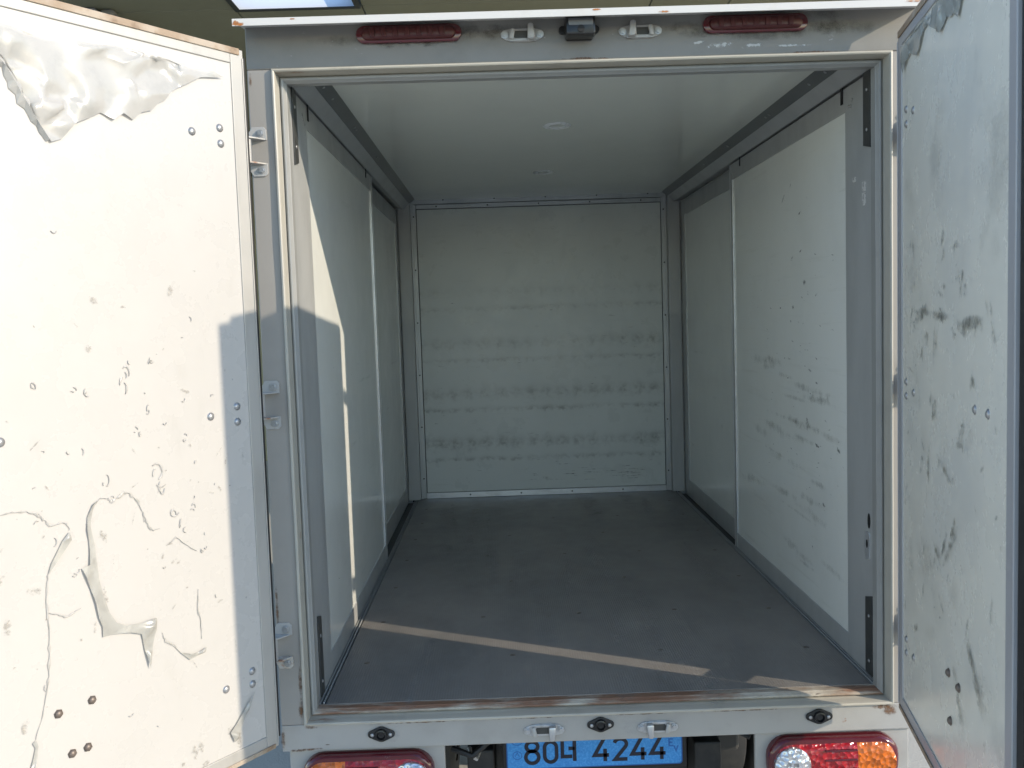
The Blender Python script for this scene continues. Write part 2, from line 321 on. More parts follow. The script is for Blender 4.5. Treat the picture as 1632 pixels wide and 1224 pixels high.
for x in (-2.95, 4.4):
    box('column', M['can_col'], can, x-.36, x+.30, 3.30, 3.9, GZ, CZ-.001, .01)
box('rain_pipe', M['can_beam'], can, -2.635, -2.55, 3.33, 3.41, GZ, CZ-.001, .02)
box('back_wall', M['can_panel'], can, -7, 6.6, 9.81, 9.95, GZ, CZ+.04, .004)

# ------------------------------------------------------------------ truck
truck = thing('box_truck', (0, 1.5, GZ), 'white box truck seen from behind with both rear doors open and its cargo box empty', 'truck')
XL, XR, L, ZF, ZC = -.785, .797, 2.962, -.041, 1.727

# --- rear frame faces
def face_plate(name, m, x0, x1, z0, z1, y0=.0, y1=.05): return box(name, m, truck, x0, x1, y0, y1, z0, z1, .003)
jl = face_plate('frame_post', M['frame'], -.874, -.809, -.0705, 1.6865)
jr = face_plate('frame_post', M['frame'], .809, .874, -.0705, 1.6865)
head = face_plate('frame_header', M['header'], -.874, .874, 1.6867, 1.80)
sill = face_plate('frame_sill', M['sill'], -.874, .874, -.145, -.0707)
# --- stepped bead round the opening, four mitred lengths
prof = [(-.001,.004),(0,-.006),(.002,-.0105),(.0055,-.0115),(.0085,-.0095),(.0098,-.004),(.0105,.012),(.0115,.034),(.013,.036),(.013,.060),(-.001,.060)]
prof_in = [(.0125,.038),(.0135,.031),(.0155,.027),(.0185,.0255),(.022,.0265),(.0245,.030),(.0262,.036),(.0285,.038),(.0285,.066),(.0125,.066)]
def rect(o): return [(-.81+o,-.071+o),(.81-o,-.071+o),(.81-o,1.687-o),(-.81+o,1.687-o)]
for k, (nm, mm) in enumerate((('bottom','bead_top'),('right','bead'),('top','bead_top'),('left','bead'))):
    for nm2, pf, m2 in (('opening_bead', prof, mm), ('inner_bead', prof_in, 'bead_bottom' if k == 0 else 'bead_grey')):
        mb = MB(); rg = []; ns = 16
        for q in range(ns+1):
            t = q/ns; ring = []
            for o, y in pf:
                a, b = rect(o)[k], rect(o)[(k+1)%4]
                wob = .0006*math.sin(q*2.1+k) if 0 < q < ns else 0
                ring.append((a[0]+(b[0]-a[0])*t, y+wob, a[1]+(b[1]-a[1])*t))
            rg.append(ring)
        mb.rings(rg).build(nm2, M[m2], truck, smooth=True)

# --- roof lip
lipp = [(.02,1.802),(-.086,1.789),(-.092,1.7875),(-.092,1.7700),(-.088,1.7700),(-.085,1.784),(.02,1.797)]
lip = MB().prism(lipp, -.880, .876, lambda u,v,a: (a,u,v)).build('roof_lip', M['lip'], truck)
LIPF = lip

# --- shell
box('side_wall', M['skin'], truck, -.873, -.850, .051, 3.02, -.14, 1.785)
box('side_wall', M['skin'], truck, .850, .873, .051, 3.02, -.14, 1.785)
box('roof', M['skin'], truck, -.876, .876, .03, 3.05, 1.803, 1.819, .004)
box('front_wall', M['skin'], truck, -.849, .849, 2.975, 3.02, -.14, 1.785)
box('ceiling', M['ceil'], truck, -.76, .78, .069, L+.01, ZC, ZC+.03, 0)
box('header_return', M['frame'], truck, -.80, .80, .0685, .075, 1.6605, 1.7265, 0)
fl = box('cargo_floor', M['floor'], truck, XL+.022, XR-.022, .064, L+.004, ZF-.03, ZF, .001)
box('underfloor', M['under'], truck, -.85, .85, .07, 2.97, -.135, ZF-.031, 0)

# floor screws
sc = MB(); sc.dome((0,0,0),(0,0,1),.0075,.0016,10,2); sc.cyl((0,0,-.002),(0,0,1),.009,.0022,10); scm = mesh_only(sc, M['bolt'])
spots = []
for y in (.365,.747,1.16,1.568,1.945,2.31,2.665):
    spots += [(-.69,y),(.69,y)]
for y in (.383,1.196,1.965): spots += [(-.231,y),(.232,y)]
for y in (.766,1.597,2.323): spots += [(-.335,y),(.350,y),(.010,y)]
for x, y in spots: put('screw', scm, (x+random.uniform(-.004,.004), y+random.uniform(-.006,.006), ZF), fl)

# --- floor scuffs
def scuffs(name, parent, f, marks, m, lift=.0012):
    """marks: (u, v, length, width, angle) in the surface's own plane; f(u,v,h) -> point"""
    mb = MB()
    for i, (u, v, l, wd, a) in enumerate(marks):
        c, s_ = math.cos(a), math.sin(a); h = lift+.00015*(i % 7)
        mb.quad_uv([f(u+p*c*l/2-q*s_*wd/2, v+p*s_*l/2+q*c*wd/2, h) for p, q in ((-1,-1),(1,-1),(1,1),(-1,1))])
    return mb.build(name, m, parent, kind='stuff')
rnd = random.Random(3)
scuffs('scuff_marks', fl, lambda u,v,h: (u,v,ZF+h), [(rnd.uniform(-.6,.6), rnd.uniform(.15,2.8), rnd.uniform(.4,1.5), rnd.uniform(.03,.14), rnd.uniform(1.45,1.7)) for _ in range(30)], scuff_mat('floor_rub', (.40,.385,.36), .40,.95,.5,13))

RS = scuff_mat('rust_stain', (.42,.15,.03), .38, .62, .9, 60); RB = scuff_mat('brown_stain', (.17,.085,.04), .40, .70, .8, 45)
scuffs('rust_stains', lip, lambda u,v,h: (u,-.092-h,v), [(-.862,1.774,.05,.012,0),(-.87,1.779,.02,.012,0),(-.73,1.783,.02,.006,0),(.03,1.784,.03,.006,0),(.20,1.774,.04,.008,0),(.855,1.776,.05,.016,0),(.83,1.782,.06,.007,0)], RS, .0004)
scuffs('rust_stains', head, lambda u,v,h: (u,-h,v), [(.0,1.691,.16,.010,0),(.05,1.689,.10,.006,0),(.6,1.69,.2,.008,0)], RB, .0005)
scuffs('rub_marks', head, lambda u,v,h: (u,-h,v), [(.36,1.715,.10,.018,.1),(.45,1.712,.08,.014,0),(.30,1.722,.06,.010,.2),(.55,1.708,.12,.010,0)], scuff_mat('pale_rub', (.62,.63,.62), .42,.62,.7,70), .0005)
scuffs('grime_shade_patches', head, lambda u,v,h: (u,-h,v), [(rnd.uniform(-.8,.8), rnd.uniform(1.74,1.79), rnd.uniform(.1,.4), rnd.uniform(.03,.06), 0) for _ in range(14)], scuff_mat('header_shade', (.09,.085,.07), .40,.85,.6,14), .0003)  # roof lip's shade on the upper header, painted as soft dark patches
scuffs('rust_stains', sill, lambda u,v,h: (u,-h,v), [(-.80,-.140,.12,.010,.05),(-.83,-.142,.06,.012,0),(-.79,-.078,.05,.014,0),(-.5,-.074,.3,.007,0),(-.2,-.073,.3,.008,0),(.1,-.073,.3,.008,0),(.4,-.074,.3,.007,0),(.78,-.078,.09,.02,0),(.80,-.09,.06,.05,.6),(-.87,-.11,.02,.06,0),(-.75,-.128,.02,.004,0)], RB, .0005)
scuffs('rust_stains', jl, lambda u,v,h: (u,-h,v), [(-.818,-.03,.02,.10,0),(-.816,.05,.014,.12,0),(-.868,.25,.012,.2,0),(-.85,.10,.03,.02,0),(-.866,1.66,.012,.05,0)], RB, .0005)
# --- front bulkhead
PX0, PX1, PZ0, PZ1 = -.711, .724, -.006, 1.674
box('bulkhead_backing', M['dark'], truck, -.80, .81, L+.0105, L+.0125, ZF-.02, ZC-.002, 0)
bk = box('bulkhead_panel', M['bulk'], truck, PX0+.002, PX1-.002, L, L+.01, PZ0+.002, PZ1-.002, .001)
def trim(name, x0, x1, z0, z1, m, y=.004, axis='z', step=.31, off=.12):
    t = box(name, m, truck, x0, x1, L-y, L+.009, z0, z1, .0012)
    n = int(((z1-z0) if axis == 'z' else (x1-x0))/step)+1
    for i in range(n):
        p = (((x0+x1)/2, L-y, z0+off+i*step) if axis == 'z' else (x0+off+i*step, L-y, (z0+z1)/2))
        if (p[2] < z1-.01 if axis == 'z' else p[0] < x1-.01): put('rivet', RIV_S, p, t, (R(90),0,0))
    return t
rs = MB(); rs.dome((0,0,0),(0,0,1),.005,.0025,8,2); RIV_S = mesh_only(rs, M['dark_plate'])
trim('corner_trim', PX0-.030, PX0-.002, ZF+.002, PZ1+.028, M['alu_light'])
trim('corner_trim', PX1+.002, PX1+.030, ZF+.002, PZ1+.028, M['alu_light'])
trim('top_trim', PX0-.001, PX1+.001, PZ1+.002, PZ1+.026, M['alu_light'], axis='x', step=.30)
trim('top_trim', PX0-.04, PX1+.04, PZ1+.029, ZC+.02, M['alu_light'], .008, 'x', .30, .2)
trim('kick_strip', PX0-.001, PX1+.001, ZF+.001, PZ0-.001, M['alu_bright'], .005, 'x', .305, .26)
for s_, xw in ((-1, XL), (1, XR)):
    a, b = sorted((xw-s_*.040, xw+s_*.032)); box('corner_post', M['alu'], truck, a, b, L-.045, L+.012, ZF+.001, ZC-.001, .003)
    a, b = sorted((xw-s_*.041, xw-s_*.052)); box('corner_post', M['alu_light'], truck, a, b, L-.010, L+.010, ZF+.001, ZC-.001, .001)

sm = MB(); sm.dome((0,0,0),(0,0,1),.0055,.003,10,3); SCR = mesh_only(sm, M['rivet'])
# --- side rails, tracks, sliding doors
for s_, xw in ((-1, XL), (1, XR)):
    X = lambda d: xw - s_*d                                            # d metres into the box from the wall face
    pr = [(.000,1.6725),(.002,1.6695),(.006,1.672),(.037,1.7035),(.037,1.738),(-.055,1.738),(-.055,1.680),(-.020,1.6725)]
    MB().prism([(.0375,1.7037),(.073,1.7262),(.073,1.737),(.0375,1.737)], .069, L-.046, lambda u,v,a: (X(u),a,v)).build('cove_trim', M['cove'], truck)
    rail = MB().prism(pr, .069, L-.046, lambda u,v,a: (X(u),a,v)).build('head_rail', M['alu'], truck)
    for y in (.30,.44,.86,.90,1.45,1.9,2.4):
        d = Vector((-s_*.53,0,-.85)); put('screw', SCR, (X(.054), y, 1.7135), rail, d.to_track_quat('Z','Y').to_euler())
    # floor track
    tr = MB(); a, b = sorted((X(.0215), X(-.055))); tr.box(a,b,.069,L-.046,ZF-.032,ZF-.014); tk = tr.build('floor_track', M['under_grey'], truck)
    for d0, d1, zt in ((.0140,.0175,ZF+.003),(.0035,.0065,ZF+.001)):
        a, b = sorted((X(d0), X(d1))); box('track_lip', M['alu_light'] if d0 > .01 else M['alu'], tk, a, b, .069, L-.046, ZF-.0135, zt, .0006)
    a, b = sorted((X(-.056), X(-.064))); box('wall_lining', M['dark'], truck, a, b, .069, L-.046, ZF-.03, ZC, 0)
    # near sliding door
    def bar(mb, d0, d1, y0, y1, z0, z1):
        p, q = sorted((X(d0), X(d1))); mb.box(p,q,y0,y1,z0,z1)
    y0, y1, z0, z1 = .069, 1.632, ZF-.010, 1.662
    py0, py1, pz0, pz1 = .290, 1.592, .026, 1.594
    fr = MB(); bar(fr,-.028,0,y0,py0,z0,z1); bar(fr,-.0281,.0012,py1,y1,z0,z1); bar(fr,-.028,-.0004,py0+.0004,py1-.0004,pz1,z1); bar(fr,-.028,-.0004,py0+.0004,py1-.0004,z0,pz0)
    sd = fr.build('sliding_door', M['alu'], truck, .0012)
    mb = MB(); bar(mb,-.022,-.0035,py0-.005,py1+.005,pz0-.005,pz1+.005); mb.build('panel', M['wall'] if s_ > 0 else M['wall_clean'], sd)
    for (a0,a1,b0,b1) in ((py1-.002,py1+.0005,pz0,pz1),(py1+.030,py1+.0405,z0+.002,z1-.002)):
        mb = MB(); bar(mb,-.003,.0018,a0,a1,b0,b1); mb.build('edge_strip', M['alu_bright'], sd)
    for yy, hh, ww in ((.312,.042,.016),(1.462,.030,.010)):
        mb = MB(); bar(mb,.0005,.0025,yy-ww/2,yy+ww/2,z1-hh,z1+.006); mb.build('hanger_slot', M['dark'], sd, .0004)
    for za, zb_ in ((1.470,1.668),(ZF+.004,.185)):
        yb0, yb1 = .100, .148
        pts = [(yb0,za-(.012 if za > 1 else 0)),(yb1,za),(yb1,zb_),(yb0,zb_+(.014 if za < 1 else 0))]
        pl = MB().prism(pts, 0.0006, .004, lambda u,v,a: (X(a),u,v)).build('bracket_plate', M['dark_plate'], sd, .0005)
        for zz in (za+.04, zb_-.05): put('screw', SCR, (X(.004), .122, zz), sd, Vector((-s_,0,0)).to_track_quat('Z','Y').to_euler())
    for yy, zz in ((.245,1.605),(.262,1.60),(.235,1.615)): put('screw', SCR, (X(.0005), yy, zz+random.uniform(-.01,.01)), sd, Vector((-s_,0,0)).to_track_quat('Z','Y').to_euler())
    if s_ > 0:
        for (ya,yb,za,zb_) in ((.208,.232,1.380,1.394),(.138,.163,1.345,1.372),(.138,.163,1.306,1.342)):
            mb = MB(); bar(mb,.0004,.0012,ya,yb,za,zb_); mb.build('sticker', M['sticker'], sd, label='small worn white sticker on the grey door stile')
        pts = [(.126+.009*math.cos(t), .411+.022*math.sin(t)) for t in [2*math.pi*k/14 for k in range(14)]]
        MB().prism(pts, .0004, .0016, lambda u,v,a: (X(a),u,v)).build('lock_hole', M['dark'], sd)
        pts = [(.135+.016*max(-1,min(1,1.25*math.cos(t))), .338+.040*max(-1,min(1,1.2*math.sin(t)))) for t in [2*math.pi*k/20 for k in range(20)]]
        MB().prism(pts, .0004, .0030, lambda u,v,a: (X(a),u,v)).build('lock_plate', M['alu_bright'], sd)
        pts = [(.135+.006*math.cos(t), .343+.012*math.sin(t)) for t in [2*math.pi*k/12 for k in range(12)]]
        MB().prism(pts, .0031, .0042, lambda u,v,a: (X(a),u,v)).build('keyhole', M['dark'], sd)
    # far sliding door, on the outer track
    y0, y1, z0, z1 = 1.56, 2.895, ZF-.010, 1.662
    py0, py1, pz0, pz1 = 1.63, 2.790, .050, 1.578
    fr = MB(); bar(fr,-.055,-.033,y0,py0,z0,z1); bar(fr,-.055,-.033,py1,y1,z0,z1); bar(fr,-.055,-.0334,py0+.0004,py1-.0004,pz1,z1); bar(fr,-.055,-.0334,py0+.0004,py1-.0004,z0,pz0)
    fd = fr.build('sliding_door', M['alu'], truck, .0012)
    mb = MB(); bar(mb,-.052,-.0365,py0-.005,py1+.005,pz0-.005,pz1+.005); mb.build('panel', M['wall_clean'], fd)
    mb = MB(); bar(mb,-.036,-.0318,py1-.0005,py1+.002,pz0,pz1); mb.build('edge_strip', M['alu_light'], fd)
    if s_ > 0:
        f = lambda u,v,h: (XR+.0035-h, u, v)
        mk = [(.81,1.453,.035,.010,-.75),(.89,1.42,.075,.010,-.7),(.712,1.348,.07,.012,-.25),(.791,1.204,.05,.010,-.4),(.703,1.219,.05,.009,-.3),(.667,1.111,.05,.028,.2),(.552,1.065,.04,.010,-.4),(.934,1.027,.03,.010,-.2),(.79,1.027,.04,.02,0),(.819,.978,.03,.012,0),(.838,.843,.045,.008,0),(.557,.857,.03,.01,.3),(.619,.814,.05,.014,.2),(.559,.776,.05,.010,.2),(.655,.64,.03,.045,.3),(.558,.567,.07,.014,.2),(.366,.579,.05,.02,.4),(1.859,.475,.02,.03,0),(.497,.38,.04,.02,.3),(.609,.213,.02,.02,0)]
        rr = random.Random(11)
        mk += [(rr.triangular(.31,1.4,.5), rr.uniform(.35,1.2), rr.uniform(.010,.035), rr.uniform(.003,.007), rr.uniform(-.3,.5)) for _ in range(60)]
        scuffs('scratch_marks', sd, f, mk, M['scuff_dark'])
        mk = [(rr.triangular(.35,1.5,.7), rr.choice((.16,.30,.34,.46,.55,.60,.72,.80))+rr.uniform(-.03,.03), rr.uniform(.25,.7), rr.uniform(.02,.06), rr.uniform(-.03,.06)) for _ in range(30)]
        scuffs('rub_marks', sd, f, mk, scuff_mat('rub_brown', (.42,.41,.36), .42,.90,.42,16))
    else:
        f = lambda u,v,h: (XL-.0035+h, u, v); rr = random.Random(5)
        scuffs('scratch_marks', sd, f, [(rr.uniform(.32,1.5), rr.uniform(.2,1.1), rr.uniform(.01,.03), rr.uniform(.004,.012), rr.uniform(-.5,.5)) for _ in range(22)], M['scuff'])
# bulkhead low scratches
rr = random.Random(21)
scuffs('scratch_marks', bk, lambda u,v,h: (u, L-h, v), [(rr.uniform(-.1,.6), rr.choice((.06,.075,.085,.10,.12,.05))+rr.uniform(-.008,.008), rr.uniform(.05,.2), rr.uniform(.004,.010), rr.uniform(-.03,.05)) for _ in range(34)] + [(rr.uniform(-.65,.68), rr.uniform(.05,1.2), rr.uniform(.02,.1), rr.uniform(.004,.010), rr.uniform(-.1,.1)) for _ in range(40)], M['scuff'])
# ceiling lamp remains
for i, y in enumerate((.995, 2.063)):
    mb = MB(); rg = []; K = 30
    for rad_, hgt in ((.030,.0005),(.033,.004),(.040,.0055),(.047,.004),(.052,.0005)):
        rg.append([(-.004+rad_*math.cos(t)*(1+.05*math.sin(3*t+i)), y+rad_*1.15*math.sin(t)*(1+.06*math.cos(5*t)), ZC-hgt) for t in [2*math.pi*k/K for k in range(K)]])
    mb.rings(rg, cap=False).build('lamp_ring', M['residue'], truck, smooth=True, label='white ring left by a lamp on the ceiling')
    rr = random.Random(i)
    scuffs('ring_marks', truck, lambda u,v,h: (u,v,ZC-.0005-h), [(rr.uniform(-.03,.03), y+rr.uniform(-.03,.03), rr.uniform(.02,.05), rr.uniform(.004,.01), rr.uniform(-1,1)) for _ in range(8)], M['scuff'])

# --- header fittings
def stadium(cx, cz, hw, hh, n=8, p=1.0):
    pts = []
    for sx in (1,-1):
        for k in range(n+1):
            t = -math.pi/2+math.pi*k/n
            pts.append((cx+sx*(hw-hh*p)+sx*hh*p*math.cos(t), cz+sx*hh*math.sin(t)))
    return pts
def rrect(cx, cz, hw, hh, r, n=6):
    pts = []
    for sx, sz, a in ((1,1,0),(-1,1,90),(-1,-1,180),(1,-1,270)):
        for k in range(n+1):
            t = R(a+90*k/n); pts.append((cx+sx*(hw-r)+r*math.cos(t), cz+sz*(hh-r)+r*math.sin(t)))
    return pts
def domed(pts_fn, y0, levels):
    mb = MB(); mb.rings([[(u,y0-d,v) for u,v in pts_fn(k)] for k, d in levels]); return mb
for cx in (-.449, .451):
    cz = 1.765; mk = MB().prism(stadium(cx,cz,.137,.0225), .0, -.012, lambda u,v,a: (u,a,v)).build('marker_lamp', M['lamp_rim'], truck, .003, smooth=True)
    domed(lambda k: stadium(cx,cz,.118*k+.004,.0165*k), -.0115, ((1,0),(.98,.008),(.9,.013),(.7,.016),(.3,.017))).build('lens', M['marker_red'], mk, smooth=True)
    for i in range(7): box('lens_rib', M['marker_red'], mk, cx-.1+.03*i, cx-.086+.03*i, -.031, -.026, cz-.0125, cz+.0125, .003)
# rear camera
rc = MB().prism([(-.040,.0),(-.034,-.03),(.034,-.03),(.040,.0),(.034,.026),(-.034,.026)], 0, -.014, lambda u,v,a: (u-.008,a,v+1.765)).build('rear_camera', M['black'], truck, .003)
rb = MB().prism(rrect(-.008,1.7645,.037,.030,.007), -.014, -.062, lambda u,v,a: (u,a,v)).build('housing', M['black'], rc, .003, smooth=True)
MB().prism([(-.062,1.756),(-.064,1.7745),(-.055,1.779),(-.055,1.752)], -.040, .024, lambda u,v,a: (a,u,v)).build('lens_visor', mat('grey_gloss_plastic', (.10,.10,.11), .22), rc, .002)
MB().cyl((-.008,-.0622,1.748),(0,-1,0),.009,.004,16).build('lens', M['dark'], rc, smooth=True)
for s_ in (-1,1): MB().cyl((-.008+s_*.043,0,1.762),(0,-1,0),.010,.010,12).build('mount_ear', M['black'], rc, smooth=True)

# latch keepers: plate with two bolts and a bridge that the locking bar hooks into
bm_ = MB(); bm_.cyl((0,0,0),(0,0,1),.0095,.0025,14); bm_.tube([(0,0,.002),(0,0,.0075)], .0065, 6); BOLT = mesh_only(bm_, M['zinc'], False)
def keeper(cx, cz, flip, vert):
    zn = M['zinc'] if vert > 0 else M['hinge']
    f = lambda u,v,a: (cx+flip*u, -a, cz+vert*v)
    K = MB().prism([(-.057,-.004),(-.050,-.012),(-.03,-.016),(.03,-.016),(.050,-.012),(.057,-.004),(.055,.006),(.042,.013),(.02,.018),(-.02,.018),(-.042,.013),(-.055,.006)], 0, .0035, f)
    k = K.build('latch_keeper', zn, truck, .001)
    MB().prism([(-.028,.008),(.016,.008),(.014,-.010),(-.024,-.010)], .0036, .0042, f).build('keeper_mouth', M['under_grey'], k)
    mb = MB().prism([(-.034,.017),(.036,.017),(.036,.004),(.018,.004),(.016,.010),(-.020,.010),(-.030,-.010),(-.036,-.010)], .0036, .0085, f); mb.build('bridge', zn, k, .001)
    mb = MB().prism([(.012,.016),(.034,.016),(.028,-.024),(.014,-.024)], .0086, .026, f); mb.build('hook_horn', zn, k, .005, smooth=True)
    mb = MB().prism([(-.034,.012),(-.024,.014),(-.018,-.012),(-.030,-.014)], .0086, .018, f); mb.build('hook_horn', M['hinge'], k, .003, smooth=True)
    for u in (-.046,.046): put('bolt', BOLT, f(u,0,.0035), k, (R(90),0,0))
keeper(-.155, 1.755, 1, -1); keeper(.152, 1.755, -1, -1); keeper(-.155, -.109, 1, 1); keeper(.158, -.112, -1, 1)
# rubber door stops
for cx, cz in ((-.601,-.103),(.001,-.099),(.604,-.099)):
    out = []
    for k in range(48):
        t = 2*math.pi*k/48; dx, dz = math.cos(t), math.sin(t)
        c0, r0 = max(((0,.0215),(-.0265,.0105),(.0265,.0105)), key=lambda q: q[0]*dx+q[1])
        out.append((cx+c0+r0*dx, cz+r0*dz))
    st = MB().prism(out, 0, -.006, lambda u,v,a: (u,a,v)).build('rubber_stop', M['rubber'], truck, .002, smooth=True)
    mb = MB(); K = 20
    mb.rings([[(cx+r*math.cos(t), -y, cz+r*math.sin(t)) for t in [2*math.pi*k/K for k in range(K)]] for r, y in ((.0165,.006),(.0155,.014),(.012,.015),(.009,.008),(.003,.007))]).build('cup', M['black'], st, smooth=True)
    for u in (-.0245,.0245): put('screw', SCR, (cx+u,-.006,cz-.001), st, (R(90),0,0))

# --- rear doors
def door(px, py, phi, s_, zt, zb, wide, mp, me, hingez):
    ph = R(phi); U = Vector((s_*math.sin(ph), -math.cos(ph), 0)); Nn = Vector((-s_*math.cos(ph), -s_*s_*math.sin(ph), 0))
    O = Vector((px, py, 0)); P = lambda u,v,h=0: O+U*u+Nn*h+Vector((0,0,v))
    T = .042; e = .037
    d = MB().box(.003,wide-.003,zb+.003,zt-.003,-T,-.003, lambda u,v,h: P(u,v,h)).build('rear_door', M['skin'], truck, .002)
    MB().box(e-.004,wide-e+.004,zb+e-.004,zt-e+.004,-.0035,-.001, lambda u,v,h: P(u,v,h)).build('lining_panel', M[mp], d)
    for (u0,u1,v0,v1) in ((0,e,zb,zt),(wide-e,wide,zb,zt),(e+.0003,wide-e-.0003,zt-e,zt),(e+.0003,wide-e-.0003,zb,zb+e)):
        MB().box(u0,u1,v0,v1,-T-.001,.0025, P).build('edge_profile', M[me], d, .002)
    MB().box(.012,wide-.002,zt-.0145,zt+.0015,.0026,.006, P).build('seal_strip', M['brown_seal'], d, .0015)
    MB().box(.012,wide-.002,zb-.0015,zb+.010,.0026,.006, P).build('seal_strip', M['brown_seal'], d, .0015)
    MB().box(.001,.0045,zb+.01,zt-.02,.0026,.005, P).build('seal_strip', M[me], d, .001)
    return d, P, Nn
LD, LP, LN = door(-.851, -.123, 36.69, -1, 1.700, -.066, .865, 'door_panel', 'door_edge', 0)
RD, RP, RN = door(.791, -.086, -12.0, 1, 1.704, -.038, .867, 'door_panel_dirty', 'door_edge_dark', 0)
LD['label'] = 'left rear door swung wide open, sunlit, with torn film on its lining'; RD['label'] = 'right rear door standing open in shade with dark scuff marks'
MB().box(.8675,.905,-.036,1.698,-.034,-.004, RP).build('centre_seal', M['rubber'], RD, .004)
MB().box(-.030,-.002,-.060,1.694,-.040,-.026, LP).build('gap_strip', M['rubber'], LD, .003)  # black strip added to darken the open gap beside the left hinges
rv = MB(); rv.dome((0,0,0),(0,0,1),.0085,.005,14,4); rv.cyl((0,0,-.0005),(0,0,1),.010,.0012,14); RIV = mesh_only(rv, M['rivet'])
bv = MB(); bv.dome((0,0,.002),(0,0,1),.0085,.006,14,4); bv.cyl((0,0,-.0005),(0,0,1),.0098,.003,6); BLT = mesh_only(bv, M['bolt'])
qL = LN.to_track_quat('Z','Y').to_euler(); qR = RN.to_track_quat('Z','Y').to_euler()
for u,v in ((.155,1.483),(.077,1.502),(.076,1.465),(.148,.81),(.071,.827),(.072,.789),(.148,.136),(.069,.155),(.07,.122),(.634,.811)): put('rivet', RIV, LP(u,v,-.001), LD, qL)
for u,v in ((.485,.234),(.558,.231),(.501,.136),(.535,.136)): put('bolt', BLT, LP(u,v,-.001), LD, qL)
for u,v in ((.078,1.501),(.150,1.483),(.078,1.465),(.075,.831),(.152,.81),(.075,.795),(.075,.169),(.075,.134),(.152,.15),(.642,.82),(.721,.82)): put('rivet', RIV, RP(u,v,-.001), RD, qR)
for u,v in ((.469,.238),(.544,.236),(.484,.139)): put('bolt', BLT, RP(u,v,-.001), RD, qR)

# --- hinges (frame leaf: two bolted lugs; pin; door strap)
def hinge(s_, z0, z1, door_, P, rusty):
    x = s_*.848; f = lambda u,v,a: (x+s_*u, -a, v)
    for k, (zc, dz) in enumerate(((z1,-1),(z0,1))):
        pts = [(-.017,zc+dz*.017),(.028,zc+dz*.017),(.028,zc-dz*.004),(.020,zc-dz*.017),(-.010,zc-dz*.017),(-.017,zc-dz*.010)]
        h = MB().prism(pts, 0, .004, f).build('hinge', M['hinge_rust'] if (rusty and k) else M['hinge'], truck, .001)
        mb = MB().prism([(-.014,.004),(.028,.004),(.036,.020),(.034,.040),(.020,.044),(.006,.030)], zc+dz*.013, zc+dz*.017, lambda u,v,a: (x+s_*u,-v,a)); mb.build('lug', M['hinge_rust'] if k else M['hinge'], h, .0008)
        put('bolt', BOLT, f(-.001,zc-dz*.001,.004), h, (R(90),0,0))
    pin = MB().tube([(x+s_*.024,-.030,z0+.012),(x+s_*.024,-.030,z1-.012)], .0075, 12).build('hinge_pin', M['hinge'], truck, smooth=True)
    a = Vector((x+s_*.024,-.030,0)); b = P(-.006, 0, -.030); b.z = 0; dd = (b-a); nn = Vector((-dd.y,dd.x,0)).normalized()*.0025
    mb = MB(); zz0, zz1 = z0+.022, z1-.022
    mb.rings([[tuple(p+q+Vector((0,0,z))) for q, z in ((nn,zz0),(-nn,zz0),(-nn,zz1),(nn,zz1))] for p in (a, a+dd)])
    mb.build('strap', M['hinge'], pin)
for z0, z1 in ((1.430,1.523),(.764,.860),(.108,.201)):
    hinge(-1, z0, z1, LD, LP, z0 < .5); hinge(1, z0, z1, RD, RP, False)

# --- torn film
def film(name, parent, P, pts, amp, m, inner=60, seed=1, lift=.003):
    rr = random.Random(seed); n = len(pts)
    V = [Vector(p) for p in pts]; E_ = [(i,(i+1)%n) for i in range(n)]
    xs_ = [p[0] for p in pts]; ys_ = [p[1] for p in pts]
    def inside(x, y):
        c = False
        for i in range(n):
            (x1,y1),(x2,y2) = pts[i], pts[(i+1)%n]
            if (y1 > y) != (y2 > y) and x < (x2-x1)*(y-y1)/(y2-y1)+x1: c = not c
        return c
    k = 0
    while k < inner:
        x, y = rr.uniform(min(xs_),max(xs_)), rr.uniform(min(ys_),max(ys_))
        if inside(x,y): V.append(Vector((x,y)))
        k += 1
    vs, es, fs, *_ = delaunay_2d_cdt(V, E_, [], 1, 1e-6)
    mb = MB(); bv_ = [mb.bm.verts.new(P(v.x, v.y, lift+(rr.random()**1.6)*amp*(1 if i >= n else .45))) for i, v in enumerate(vs)]
    for q in fs:
        try: mb.bm.faces.new([bv_[i] for i in q])
        except Exception: pass
    bmesh.ops.recalc_face_normals(mb.bm, faces=mb.bm.faces)
    bmesh.ops.subdivide_edges(mb.bm, edges=mb.bm.edges[:], cuts=2, use_grid_fill=True, smooth=.35, fractal=.25, seed=seed)
    bmesh.ops.triangulate(mb.bm, faces=mb.bm.faces[:])
    o = mb.build(name, m, parent); o.data.shade_smooth(); return o
def ribbon(name, parent, P, pts, wd, m, lift=.003, seed=0):
    rr = random.Random(seed); mb = MB(); V = []
    fine = []
    for (a,b) in zip(pts, pts[1:]):
        for k in range(4): fine.append((a[0]+(b[0]-a[0])*k/4+rr.uniform(-.0012,.0012), a[1]+(b[1]-a[1])*k/4+rr.uniform(-.0012,.0012)))
    fine.append(pts[-1]); n_ = len(fine)
    for i,(u,v) in enumerate(fine):
        p, q = fine[max(0,i-1)], fine[min(n_-1,i+1)]; dx, dy = q[0]-p[0], q[1]-p[1]; l = math.hypot(dx,dy) or 1
        ww = wd*(.3+.7*math.sin(math.pi*(i+.5)/n_))*rr.choice((.25,.5,.8,1.1,1.6)); nx, ny = -dy/l*ww/2, dx/l*ww/2
        V.append([mb.bm.verts.new(P(u+nx*s, v+ny*s, h)) for s,h in ((-1,.0008),(0,lift),(1,.0012))])
    for a,b in zip(V,V[1:]):
        for k in range(2): mb.bm.faces.new((a[k],a[k+1],b[k+1],b[k]))
    return mb.build(name, m, parent)
